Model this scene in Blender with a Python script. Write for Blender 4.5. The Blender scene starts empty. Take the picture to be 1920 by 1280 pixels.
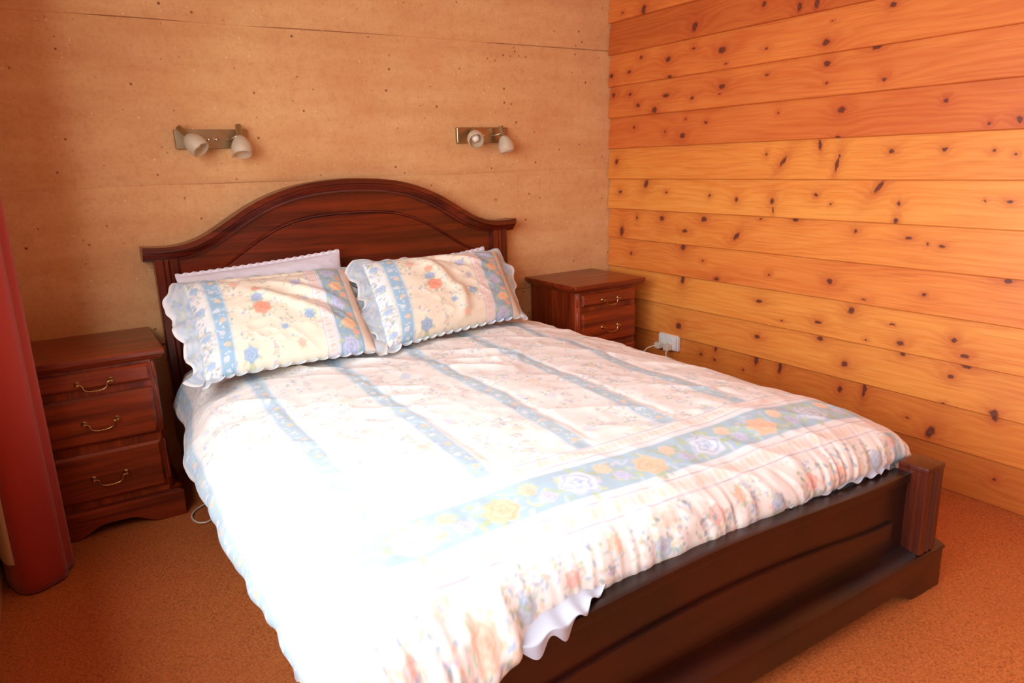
import bpy, bmesh, math, random
import numpy as np
from mathutils import Vector, Matrix

random.seed(7)
rng = np.random.default_rng(11)
scene = bpy.context.scene
COL = scene.collection
R = math.radians
PI = math.pi

# ------------------------------------------------------------------ camera
cam_d = bpy.data.cameras.new('camera')
cam = bpy.data.objects.new('camera', cam_d)
COL.objects.link(cam)
rows = [[0.8412189188445275, -0.5398475003777689, -0.030255692256485944],
        [-0.15556788225207016, -0.18806412358143237, -0.9697579695125758],
        [0.5178314055652189, 0.8204855646246452, -0.24218603108545927]]
right, down, fwd = (Vector(r) for r in rows)
mw = Matrix((( right.x, -down.x, -fwd.x, -2.616),
             ( right.y, -down.y, -fwd.y, -3.085),
             ( right.z, -down.z, -fwd.z, 1.2),
             (0, 0, 0, 1)))
cam.matrix_world = mw
cam_d.sensor_width = 36.0
cam_d.lens = 36.0 * 1348.1 / 1920.0
cam_d.clip_start = 0.02
cam_d.clip_end = 100
scene.camera = cam

# ------------------------------------------------------------------ light and exposure
vs = scene.view_settings
vs.view_transform = 'Standard'
vs.look = 'None'
vs.gamma = 1.0
vs.use_curve_mapping = False
vs.exposure = 0.0

world = bpy.data.worlds.new('sky')
scene.world = world
world.use_nodes = True
wn = world.node_tree.nodes
wn['Background'].inputs['Color'].default_value = (0.80, 0.90, 1.0, 1)
wn['Background'].inputs['Strength'].default_value = 0.5

# daylight through the window in the left wall
WIN_Y0, WIN_Y1, WIN_Z0, WIN_Z1 = -4.3, -1.05, 0.80, 2.10
ld = bpy.data.lights.new('window_daylight', 'AREA')
ld.shape = 'RECTANGLE'
ld.size = 2.1
ld.size_y = 4.0
ld.energy = 288
ld.color = (0.93, 0.98, 1.05)
lo = bpy.data.objects.new('window_daylight', ld)
COL.objects.link(lo)
lo.location = (-3.80, (WIN_Y0 + WIN_Y1) / 2, 1.85)
lo.rotation_euler = (0, R(-90 + 18), 0)

# ------------------------------------------------------------------ helpers
def srgb(r, g, b):
    def f(c):
        c /= 255.0
        return c / 12.92 if c <= 0.04045 else ((c + 0.055) / 1.055) ** 2.4
    return (f(r), f(g), f(b), 1.0)

def np_lin(c):
    c = np.clip(c, 0, 1)
    return np.where(c <= 0.04045, c / 12.92, ((c + 0.055) / 1.055) ** 2.4)

def link(ob, parent=None):
    COL.objects.link(ob)
    if parent is not None:
        ob.parent = parent
    return ob

def empty(name, label, cat, loc=(0, 0, 0), rz=0, group=None, kind=None):
    o = bpy.data.objects.new(name, None)
    o.empty_display_size = 0.05
    COL.objects.link(o)
    o.location = loc
    o.rotation_euler = (0, 0, rz)
    if label: o['label'] = label
    if cat: o['category'] = cat
    if group: o['group'] = group
    if kind: o['kind'] = kind
    return o

def tag(o, label=None, cat=None, group=None, kind=None):
    if label: o['label'] = label
    if cat: o['category'] = cat
    if group: o['group'] = group
    if kind: o['kind'] = kind
    return o

def finish(me, smooth=None):
    if smooth is not None:
        me.shade_smooth()
        if smooth < 180:
            me.set_sharp_from_angle(angle=R(smooth))
    me.update()

def from_bm(name, bm, mat, parent=None, smooth=35):
    bmesh.ops.recalc_face_normals(bm, faces=bm.faces)
    me = bpy.data.meshes.new(name)
    bm.to_mesh(me)
    bm.free()
    if mat: me.materials.append(mat)
    finish(me, smooth)
    return link(bpy.data.objects.new(name, me), parent)

def bm_box(bm, x, y, z, bevel=0.0, seg=2):
    vs_ = [bm.verts.new((x[i], y[j], z[k])) for i in (0, 1) for j in (0, 1) for k in (0, 1)]
    fs = [(0, 1, 3, 2), (4, 6, 7, 5), (0, 4, 5, 1), (2, 3, 7, 6), (0, 2, 6, 4), (1, 5, 7, 3)]
    faces = [bm.faces.new([vs_[i] for i in f]) for f in fs]
    bmesh.ops.recalc_face_normals(bm, faces=faces)
    if bevel > 0:
        ed = list({e for f in faces for e in f.edges})
        bmesh.ops.bevel(bm, geom=ed, offset=bevel, segments=seg, profile=0.6, affect='EDGES')

def box(name, x, y, z, mat, parent=None, bevel=0.003, seg=2):
    bm = bmesh.new()
    bm_box(bm, x, y, z, bevel, seg)
    return from_bm(name, bm, mat, parent)

def bm_prism(bm, pts, axis, a0, a1, bevel=0.0):
    """Extrude polygon pts (2d in the two remaining axes, in x,y,z order) along axis."""
    def mk(p, a):
        v = [0, 0, 0]
        o = [i for i in range(3) if i != axis]
        v[o[0]], v[o[1]], v[axis] = p[0], p[1], a
        return bm.verts.new(v)
    A = [mk(p, a0) for p in pts]
    B = [mk(p, a1) for p in pts]
    n = len(pts)
    fs = [bm.faces.new(A), bm.faces.new(B[::-1])]
    for i in range(n):
        fs.append(bm.faces.new((A[i], B[i], B[(i + 1) % n], A[(i + 1) % n])))
    bmesh.ops.recalc_face_normals(bm, faces=fs)
    if bevel > 0:
        ed = [e for e in set(fs[0].edges) | set(fs[1].edges)]
        bmesh.ops.bevel(bm, geom=ed, offset=bevel, segments=2, profile=0.6, affect='EDGES')

def prism(name, pts, axis, a0, a1, mat, parent=None, bevel=0.0, smooth=35):
    bm = bmesh.new()
    bm_prism(bm, pts, axis, a0, a1, bevel)
    return from_bm(name, bm, mat, parent, smooth)

def bm_tube(bm, path, rad, seg=10, caps=True):
    P = [Vector(p) for p in path]
    n = len(P)
    rads = rad if hasattr(rad, '__len__') else [rad] * n
    t0 = (P[1] - P[0]).normalized()
    ref = Vector((0, 0, 1)) if abs(t0.z) < 0.9 else Vector((1, 0, 0))
    u = t0.cross(ref).normalized()
    rings = []
    for i in range(n):
        t = (P[min(i + 1, n - 1)] - P[max(i - 1, 0)]).normalized()
        u = (u - t * u.dot(t)).normalized()
        w = t.cross(u)
        rings.append([bm.verts.new(P[i] + (u * math.cos(a) + w * math.sin(a)) * rads[i])
                      for a in [2 * PI * k / seg for k in range(seg)]])
    for i in range(n - 1):
        for k in range(seg):
            bm.faces.new((rings[i][k], rings[i][(k + 1) % seg], rings[i + 1][(k + 1) % seg], rings[i + 1][k]))
    if caps:
        bm.faces.new(rings[0][::-1])
        bm.faces.new(rings[-1])

def tube(name, path, rad, mat, parent=None, seg=10):
    bm = bmesh.new()
    bm_tube(bm, path, rad, seg)
    return from_bm(name, bm, mat, parent, 60)

def bm_lathe(bm, prof, origin, axis, seg=24, close=False):
    """prof: (radius, height along axis)"""
    ax = Vector(axis).normalized()
    ref = Vector((0, 0, 1)) if abs(ax.z) < 0.9 else Vector((1, 0, 0))
    u = ax.cross(ref).normalized()
    w = ax.cross(u)
    o = Vector(origin)
    rings = []
    for r, h in prof:
        if r < 1e-6:
            rings.append([bm.verts.new(o + ax * h)])
        else:
            rings.append([bm.verts.new(o + ax * h + (u * math.cos(a) + w * math.sin(a)) * r)
                          for a in [2 * PI * k / seg for k in range(seg)]])
    for A, B in zip(rings[:-1], rings[1:]):
        for k in range(seg):
            k2 = (k + 1) % seg
            if len(A) == 1 and len(B) == 1: continue
            if len(A) == 1: bm.faces.new((A[0], B[k2], B[k]))
            elif len(B) == 1: bm.faces.new((A[k], A[k2], B[0]))
            else: bm.faces.new((A[k], A[k2], B[k2], B[k]))

def lathe(name, prof, origin, axis, mat, parent=None, seg=24, smooth=50):
    bm = bmesh.new()
    bm_lathe(bm, prof, origin, axis, seg)
    return from_bm(name, bm, mat, parent, smooth)

def spline(xk, yk):
    """natural cubic spline through the points, as a function of arrays"""
    x = np.array(xk, float); y = np.array(yk, float); n = len(x)
    h = np.diff(x)
    A = np.zeros((n, n)); b = np.zeros(n)
    A[0, 0] = A[-1, -1] = 1
    for i in range(1, n - 1):
        A[i, i - 1], A[i, i], A[i, i + 1] = h[i - 1], 2 * (h[i - 1] + h[i]), h[i]
        b[i] = 3 * ((y[i + 1] - y[i]) / h[i] - (y[i] - y[i - 1]) / h[i - 1])
    c = np.linalg.solve(A, b)
    d = (c[1:] - c[:-1]) / (3 * h)
    bb = (y[1:] - y[:-1]) / h - h * (2 * c[:-1] + c[1:]) / 3
    def f(t):
        t = np.asarray(t, float)
        i = np.clip(np.searchsorted(x, t) - 1, 0, n - 2)
        s = t - x[i]
        return y[i] + bb[i] * s + c[i] * s * s + d[i] * s ** 3
    return f

def sm(a, b, x):
    t = np.clip((np.asarray(x, float) - a) / (b - a), 0, 1)
    return t * t * (3 - 2 * t)

class Noise2:
    """smooth value noise over the plane"""
    def __init__(self, seed):
        self.g = np.random.default_rng(seed).uniform(-1, 1, (64, 64))
    def __call__(self, x, y):
        x = np.asarray(x, float); y = np.asarray(y, float)
        xi = np.floor(x).astype(int); yi = np.floor(y).astype(int)
        fx = x - xi; fy = y - yi
        fx = fx * fx * fx * (fx * (fx * 6 - 15) + 10); fy = fy * fy * fy * (fy * (fy * 6 - 15) + 10)
        g = self.g
        a = g[xi % 64, yi % 64]; b = g[(xi + 1) % 64, yi % 64]
        c = g[xi % 64, (yi + 1) % 64]; d = g[(xi + 1) % 64, (yi + 1) % 64]
        return (a * (1 - fx) + b * fx) * (1 - fy) + (c * (1 - fx) + d * fx) * fy

def grid_mesh(name, X, Y, Z, mat, parent=None, colors=None, smooth=180, flip=False):
    nu, nv = X.shape
    co = np.stack([X, Y, Z], -1).reshape(-1, 3).astype(np.float32)
    idx = np.arange(nu * nv).reshape(nu, nv)
    q = np.stack([idx[:-1, :-1], idx[1:, :-1], idx[1:, 1:], idx[:-1, 1:]], -1).reshape(-1, 4)
    if flip: q = q[:, ::-1]
    me = bpy.data.meshes.new(name)
    me.vertices.add(len(co)); me.vertices.foreach_set('co', co.ravel())
    me.loops.add(q.size); me.loops.foreach_set('vertex_index', q.ravel().astype(np.int32))
    me.polygons.add(len(q))
    me.polygons.foreach_set('loop_start', np.arange(0, q.size, 4, dtype=np.int32))
    me.update(calc_edges=True)
    me.validate()
    if colors is not None:
        at = me.color_attributes.new('print', 'FLOAT_COLOR', 'POINT')
        c4 = np.ones((len(co), 4), np.float32); c4[:, :3] = colors.reshape(-1, 3)
        at.data.foreach_set('color', c4.ravel())
    if mat: me.materials.append(mat)
    finish(me, smooth)
    return link(bpy.data.objects.new(name, me), parent)

# ------------------------------------------------------------------ materials
def new_mat(name):
    m = bpy.data.materials.new(name)
    m.use_nodes = True
    nt = m.node_tree
    bsdf = nt.nodes['Principled BSDF']
    return m, nt, bsdf

def N(nt, typ, **kw):
    n = nt.nodes.new(typ)
    for k, v in kw.items():
        setattr(n, k, v)
    return n

def math_n(nt, op, a, b=None, c=None, clamp=False):
    n = N(nt, 'ShaderNodeMath', operation=op, use_clamp=clamp)
    for i, v in enumerate((a, b, c)):
        if v is None: continue
        if isinstance(v, (int, float)): n.inputs[i].default_value = v
        else: nt.links.new(v, n.inputs[i])
    return n.outputs[0]

def mix_c(nt, fac, a, b, blend='MIX'):
    n = N(nt, 'ShaderNodeMix', data_type='RGBA', blend_type=blend)
    if isinstance(fac, (int, float)): n.inputs[0].default_value = fac
    else: nt.links.new(fac, n.inputs[0])
    for s, v in ((6, a), (7, b)):
        if isinstance(v, tuple): n.inputs[s].default_value = v
        else: nt.links.new(v, n.inputs[s])
    return n.outputs[2]

def maprange(nt, v, a, b, c=0.0, d=1.0, smooth=True):
    n = N(nt, 'ShaderNodeMapRange', interpolation_type='SMOOTHSTEP' if smooth else 'LINEAR')
    nt.links.new(v, n.inputs[0])
    for i, x in enumerate((a, b, c, d)): n.inputs[1 + i].default_value = x
    return n.outputs[0]

def obj_coord(nt, scale=(1, 1, 1), loc=(0, 0, 0)):
    tc = N(nt, 'ShaderNodeTexCoord')
    mp = N(nt, 'ShaderNodeMapping')
    mp.inputs['Scale'].default_value = scale
    mp.inputs['Location'].default_value = loc
    nt.links.new(tc.outputs['Object'], mp.inputs['Vector'])
    return mp.outputs[0]

def noise(nt, vec, scale, detail=3, rough=0.5, dist=0.0):
    n = N(nt, 'ShaderNodeTexNoise')
    n.inputs['Scale'].default_value = scale
    n.inputs['Detail'].default_value = detail
    n.inputs['Roughness'].default_value = rough
    n.inputs['Distortion'].default_value = dist
    nt.links.new(vec, n.inputs['Vector'])
    return n.outputs['Fac']

def bump(nt, bsdf, h, strength=0.3, dist=0.01):
    b = N(nt, 'ShaderNodeBump')
    b.inputs['Strength'].default_value = strength
    b.inputs['Distance'].default_value = dist
    nt.links.new(h, b.inputs['Height'])
    nt.links.new(b.outputs[0], bsdf.inputs['Normal'])

def plain(name, col, rough=0.5, metal=0.0, var=0.06, scale=30):
    m, nt, b = new_mat(name)
    n = noise(nt, obj_coord(nt), scale, 3)
    c2 = tuple(x * (1 - var * 3) for x in col[:3]) + (1,)
    nt.links.new(mix_c(nt, n, c2, tuple(min(1, x * (1 + var * 2)) for x in col[:3]) + (1,)), b.inputs['Base Color'])
    b.inputs['Roughness'].default_value = rough
    b.inputs['Metallic'].default_value = metal
    return m

def mahogany(name, axis, dark=(64, 17, 7), lite=(128, 44, 16), rough=0.3):
    """polished red-brown timber, grain along the axis"""
    m, nt, b = new_mat(name)
    sc = [26, 26, 26]; sc[axis] = 1.6
    v = obj_coord(nt, tuple(sc))
    n1 = noise(nt, v, 1.0, 5, 0.6, 0.6)
    sc2 = [110, 110, 110]; sc2[axis] = 4
    n2 = noise(nt, obj_coord(nt, tuple(sc2)), 1.0, 2, 0.5)
    n3 = noise(nt, obj_coord(nt), 3.0, 2)
    f = maprange(nt, n1, 0.3, 0.72)
    c = mix_c(nt, f, srgb(*dark), srgb(*lite))
    c = mix_c(nt, maprange(nt, n2, 0.52, 0.75, 0, 0.35), c, srgb(44, 10, 4))
    c = mix_c(nt, maprange(nt, n3, 0.35, 0.7, 0, 0.35), c, srgb(84, 22, 8))
    nt.links.new(c, b.inputs['Base Color'])
    b.inputs['Roughness'].default_value = rough
    b.inputs['Coat Weight'].default_value = 0.25
    b.inputs['Coat Roughness'].default_value = 0.2
    bump(nt, b, n2, 0.05, 0.002)
    return m

M_WOODX = mahogany('mahogany_grain_x', 0)
M_WOODZ = mahogany('mahogany_grain_z', 2)
M_WOODY = mahogany('mahogany_grain_y', 1)
M_FOOT = mahogany('footboard_shaded_mahogany', 0, (23, 9, 5), (37, 14, 8), 0.36)  # bed mahogany darkened, shade on the footboard front put into its colour
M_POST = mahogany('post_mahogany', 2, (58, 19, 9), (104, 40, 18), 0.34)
M_NSX = mahogany('bedside_mahogany_x', 0, (96, 30, 11), (170, 66, 24), 0.3)
M_NSZ = mahogany('bedside_mahogany_z', 2, (96, 30, 11), (170, 66, 24), 0.3)
M_DARK = plain('dark_recess_timber', srgb(36, 9, 4), 0.5)

def cork_mat():
    m, nt, b = new_mat('cork_floor')
    v = obj_coord(nt)
    n1 = noise(nt, v, 160, 3, 0.6)
    n2 = noise(nt, v, 420, 2, 0.5)
    n3 = noise(nt, v, 2.2, 3)
    vo = N(nt, 'ShaderNodeTexVoronoi'); vo.inputs['Scale'].default_value = 210
    nt.links.new(v, vo.inputs['Vector'])
    ce = N(nt, 'ShaderNodeSeparateColor'); nt.links.new(vo.outputs['Color'], ce.inputs[0])
    c = mix_c(nt, maprange(nt, n1, 0.3, 0.7), srgb(176, 92, 45), srgb(212, 122, 63))
    c = mix_c(nt, maprange(nt, ce.outputs[0], 0.5, 1.0, 0, 0.40), c, srgb(222, 138, 78))
    c = mix_c(nt, maprange(nt, ce.outputs[1], 0.7, 1.0, 0, 0.45), c, srgb(122, 56, 24))
    c = mix_c(nt, maprange(nt, n2, 0.58, 0.72, 0, 0.5), c, srgb(128, 60, 26))
    c = mix_c(nt, maprange(nt, n3, 0.3, 0.7, 0, 0.2), c, srgb(168, 84, 40))
    nt.links.new(c, b.inputs['Base Color'])
    b.inputs['Roughness'].default_value = 0.5
    b.inputs['Specular IOR Level'].default_value = 0.35
    bump(nt, b, n1, 0.12, 0.002)
    return m

def earth_mat():
    """rammed earth: sandy orange, pitted, with pale and dark specks"""
    m, nt, b = new_mat('rammed_earth')
    v = obj_coord(nt)
    st = obj_coord(nt, (1.2, 1.2, 6.0))
    strat = noise(nt, st, 1.6, 5, 0.6)
    cl = noise(nt, v, 3.0, 4, 0.55)
    mid = noise(nt, v, 24, 4, 0.6)
    fine = noise(nt, v, 260, 3, 0.6)
    c = mix_c(nt, maprange(nt, strat, 0.3, 0.7), srgb(220, 164, 106), srgb(234, 186, 126))
    c = mix_c(nt, maprange(nt, cl, 0.35, 0.72, 0, 0.5), c, srgb(214, 148, 94))
    c = mix_c(nt, maprange(nt, mid, 0.45, 0.75, 0, 0.35), c, srgb(206, 140, 90))
    gr = noise(nt, v, 75, 4, 0.65)
    c = mix_c(nt, maprange(nt, gr, 0.48, 0.72, 0, 0.38), c, srgb(198, 134, 86))
    c = mix_c(nt, maprange(nt, gr, 0.28, 0.42, 0.3, 0), c, srgb(240, 192, 142))
    c = mix_c(nt, maprange(nt, fine, 0.5, 0.8, 0, 0.3), c, srgb(236, 186, 136))
    # dark pits and pale grit, each only where a patch noise lets it through
    patch = noise(nt, obj_coord(nt, (1.5, 1.5, 3.2), (3, 1, 2)), 2.2, 3)
    pv = N(nt, 'ShaderNodeTexVoronoi'); pv.inputs['Scale'].default_value = 46
    nt.links.new(v, pv.inputs['Vector'])
    keep = N(nt, 'ShaderNodeSeparateColor'); nt.links.new(pv.outputs['Color'], keep.inputs[0])
    thr = math_n(nt, 'MULTIPLY_ADD', patch, 1.3, -0.36)
    sel = math_n(nt, 'LESS_THAN', keep.outputs[0], thr)
    sz = math_n(nt, 'MULTIPLY_ADD', keep.outputs[1], 0.2, 0.05)
    pit = math_n(nt, 'MULTIPLY', math_n(nt, 'LESS_THAN', pv.outputs['Distance'], sz), sel)
    pit = math_n(nt, 'MULTIPLY', pit, maprange(nt, keep.outputs[2], 0.35, 0.9, 0.1, 0.85))
    c = mix_c(nt, pit, c, srgb(122, 66, 34))
    gv = N(nt, 'ShaderNodeTexVoronoi'); gv.inputs['Scale'].default_value = 33
    g2 = N(nt, 'ShaderNodeMapping'); g2.inputs['Location'].default_value = (9, 4, 7); nt.links.new(v, g2.inputs[0])
    nt.links.new(g2.outputs[0], gv.inputs['Vector'])
    gk = N(nt, 'ShaderNodeSeparateColor'); nt.links.new(gv.outputs['Color'], gk.inputs[0])
    grit = math_n(nt, 'MULTIPLY', math_n(nt, 'LESS_THAN', gv.outputs['Distance'], 0.12), math_n(nt, 'LESS_THAN', gk.outputs[0], 0.16))
    c = mix_c(nt, math_n(nt, 'MULTIPLY', grit, 0.6), c, srgb(246, 214, 172))
    nt.links.new(c, b.inputs['Base Color'])
    b.inputs['Roughness'].default_value = 0.85
    h = math_n(nt, 'SUBTRACT', math_n(nt, 'MULTIPLY_ADD', mid, 0.5, math_n(nt, 'MULTIPLY', fine, 0.25)), math_n(nt, 'MULTIPLY', pit, 0.8))
    bump(nt, b, h, 0.35, 0.004)
    return m

def plank_mat(k, knots, tint):
    """cedar board with its own knots at their measured places"""
    m, nt, b = new_mat('cedar_board')
    tc = N(nt, 'ShaderNodeTexCoord')
    P = tc.outputs['Object']
    wob = N(nt, 'ShaderNodeTexNoise'); wob.inputs['Scale'].default_value = 55; wob.inputs['Detail'].default_value = 2
    nt.links.new(P, wob.inputs['Vector'])
    off = N(nt, 'ShaderNodeVectorMath', operation='MULTIPLY_ADD')
    nt.links.new(wob.outputs['Color'], off.inputs[0])
    off.inputs[1].default_value = (0, 0.018, 0.014); off.inputs[2].default_value = (0, -0.009, -0.007)
    pp = N(nt, 'ShaderNodeVectorMath', operation='ADD')
    nt.links.new(P, pp.inputs[0]); nt.links.new(off.outputs[0], pp.inputs[1])
    d = None
    for kn in knots:
        y, z, ry, rz = kn[:4]
        a = N(nt, 'ShaderNodeMapping', vector_type='TEXTURE')
        nt.links.new(pp.outputs[0], a.inputs[0])
        a.inputs['Location'].default_value = (0, y, z)
        a.inputs['Rotation'].default_value = (R(kn[4]) if len(kn) > 4 else 0, 0, 0)
        a.inputs['Scale'].default_value = (1000, ry * 0.85, rz * 0.92)
        l = N(nt, 'ShaderNodeVectorMath', operation='LENGTH'); nt.links.new(a.outputs[0], l.inputs[0])
        d = l.outputs['Value'] if d is None else math_n(nt, 'MINIMUM', d, l.outputs['Value'])
    if d is None:
        vv = N(nt, 'ShaderNodeValue'); vv.outputs[0].default_value = 50.0; d = vv.outputs[0]
    halo = math_n(nt, 'POWER', 2.0, math_n(nt, 'MULTIPLY', d, -0.6))
    sep = N(nt, 'ShaderNodeSeparateXYZ'); nt.links.new(P, sep.inputs[0])
    g0 = noise(nt, obj_coord(nt, (1, 1.1, 9), (0, k * 3.7, k * 1.3)), 1.0, 3, 0.5)
    ring = math_n(nt, 'ADD', math_n(nt, 'MULTIPLY', sep.outputs[2], 210), math_n(nt, 'MULTIPLY', g0, 46))
    ring = math_n(nt, 'ADD', ring, math_n(nt, 'MULTIPLY', halo, 16))
    line = math_n(nt, 'MULTIPLY_ADD', math_n(nt, 'SINE', ring), 0.5, 0.5)
    fib = noise(nt, obj_coord(nt, (30, 6, 260), (0, k * 2.1, 0)), 1.0, 2, 0.5)
    blot = noise(nt, obj_coord(nt, (1, 0.9, 5), (0, k * 5.3, k * 2.9)), 1.6, 3, 0.5)
    base, red, pale = tint
    c = mix_c(nt, maprange(nt, blot, 0.35, 0.68), srgb(*base), srgb(*red))
    c = mix_c(nt, math_n(nt, 'MULTIPLY', line, 0.30), c, srgb(*pale))
    c = mix_c(nt, maprange(nt, fib, 0.45, 0.8, 0, 0.36), c, srgb(172, 76, 24))
    c = mix_c(nt, math_n(nt, 'MULTIPLY', halo, 0.78), c, srgb(170, 60, 30))
    c = mix_c(nt, maprange(nt, d, 0.55, 1.25, 0.88, 0), c, srgb(84, 34, 24))
    c = mix_c(nt, maprange(nt, d, 0.1, 0.6, 0.5, 0), c, srgb(122, 72, 60))
    nt.links.new(c, b.inputs['Base Color'])
    b.inputs['Roughness'].default_value = 0.42
    b.inputs['Specular IOR Level'].default_value = 0.4
    bump(nt, b, math_n(nt, 'ADD', math_n(nt, 'MULTIPLY', fib, 0.5), line), 0.05, 0.002)
    return m

def fabric_mat(name, attr=True, col=None, weave=900, rough=0.85, sheen=0.2):
    m, nt, b = new_mat(name)
    if attr:
        a = N(nt, 'ShaderNodeAttribute', attribute_name='print')
        c = a.outputs['Color']
    else:
        n = noise(nt, obj_coord(nt), 40, 3)
        c = mix_c(nt, n, tuple(x * 0.94 for x in col[:3]) + (1,), col)
    nt.links.new(c, b.inputs['Base Color'])
    b.inputs['Roughness'].default_value = rough
    b.inputs['Specular IOR Level'].default_value = 0.2
    b.inputs['Sheen Weight'].default_value = sheen
    bump(nt, b, noise(nt, obj_coord(nt), weave, 2), 0.08, 0.001)
    return m

M_CORK = cork_mat()
M_EARTH = earth_mat()
M_PRINT = fabric_mat('floral_cotton')
M_WHITE = fabric_mat('white_quilted_cotton', False, srgb(236, 232, 240))
M_SHEET = fabric_mat('pale_blue_white_sheet', False, srgb(196, 202, 216))
M_MATT = fabric_mat('mattress_ticking', False, srgb(206, 206, 208))
M_CURT = fabric_mat('rust_red_curtain', False, srgb(172, 52, 36), 500, 0.8, 0.3)
M_LINING = fabric_mat('cream_curtain_lining', False, srgb(214, 190, 158), 500)
M_BRASS = plain('antique_brass', srgb(196, 164, 104), 0.28, 1.0)
M_NICKEL = plain('brushed_brass_nickel', srgb(178, 168, 136), 0.34, 1.0)
M_CHROME = plain('polished_screw', srgb(220, 214, 205), 0.12, 1.0)
M_PLASTIC = plain('white_plastic', srgb(236, 232, 226), 0.35)
M_CABLE = plain('cream_cable', srgb(228, 214, 194), 0.45)
M_CEIL = plain('ceiling_paint', srgb(226, 208, 186), 0.8)
M_FRAME = plain('window_frame_timber', srgb(150, 78, 38), 0.45)

def glass_mat():
    m, nt, b = new_mat('frosted_glass')
    n = noise(nt, obj_coord(nt), 60, 2)
    nt.links.new(mix_c(nt, n, srgb(242, 226, 196), srgb(250, 238, 214)), b.inputs['Base Color'])
    b.inputs['Roughness'].default_value = 0.32
    b.inputs['Transmission Weight'].default_value = 0.55
    b.inputs['IOR'].default_value = 1.2
    return m
M_GLASS = glass_mat()
M_BULB = plain('bulb_glass', srgb(246, 238, 222), 0.15)

# ------------------------------------------------------------------ the setting
YF = -5.6          # front wall, behind the camera
XL = -2.90         # left wall with the window
ZC = 2.55
bm = bmesh.new()
bm_box(bm, (XL - 0.3, 0.2), (YF - 0.2, 0.2), (-0.1, 0.0))
bmesh.ops.subdivide_edges(bm, edges=bm.edges[:], cuts=24, use_grid_fill=True)
from_bm('floor', bm, M_CORK, None, None)['kind'] = 'structure'
box('ceiling', (XL - 0.3, 0.2), (YF - 0.2, 0.2), (ZC, ZC + 0.1), M_CEIL, None, 0)['kind'] = 'structure'

wall_back = box('wall_back', (XL - 0.2, 0.2), (0.012, 0.2), (0, ZC), M_EARTH, None, 0)
tag(wall_back, 'sandy orange rammed earth wall behind the bed', None, None, 'structure')
# the lifts of rammed earth, each a slab with its own soft edge and a slightly different face
lift_z = [0.0, 0.56, 1.152, 1.745, 2.345, ZC]
lift_y = [0.0, 0.0012, 0.0006, 0.0010, 0.0]
wob = Noise2(5)
for i in range(5):
    z0, z1 = lift_z[i], lift_z[i + 1]
    xs = np.linspace(XL, 0.0, 241)
    rows_ = [(z0, 0.0026, 0), (z0 + 0.003, 0.0005, 1), (z0 + 0.02, 0.0, 1)] + \
            [(z, 0.0, 0) for z in np.linspace(z0 + 0.06, z1 - 0.06, 12)] + \
            [(z1 - 0.02, 0.0, 1), (z1 - 0.002, 0.0004, 1), (z1, 0.0026, 0)]
    X = np.zeros((len(xs), len(rows_) + 2)); Y = X.copy(); Z = X.copy()
    for j, (z, dy, _) in enumerate(rows_):
        edge = 0.004 * wob(xs * 3.1, 3.3 * i + (1.7 if z > (z0 + z1) / 2 else 0)) if 0 < i and z < (z0 + z1) / 2 or z > (z0 + z1) / 2 else 0
        zz = z + (edge if 0 < z < ZC else 0)
        X[:, j + 1] = xs; Z[:, j + 1] = zz
        Y[:, j + 1] = lift_y[i] + dy + 0.0016 * wob(xs * 2.2 + i, np.full_like(xs, z * 4)) + 0.0007 * wob(xs * 14, np.full_like(xs, z * 15))
    for j, jj in ((0, 1), (-1, -2)):
        X[:, j] = xs; Z[:, j] = Z[:, jj]; Y[:, j] = 0.014
    grid_mesh('rammed_earth_lift', X, Y, Z, M_EARTH, wall_back, None, 40)

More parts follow.
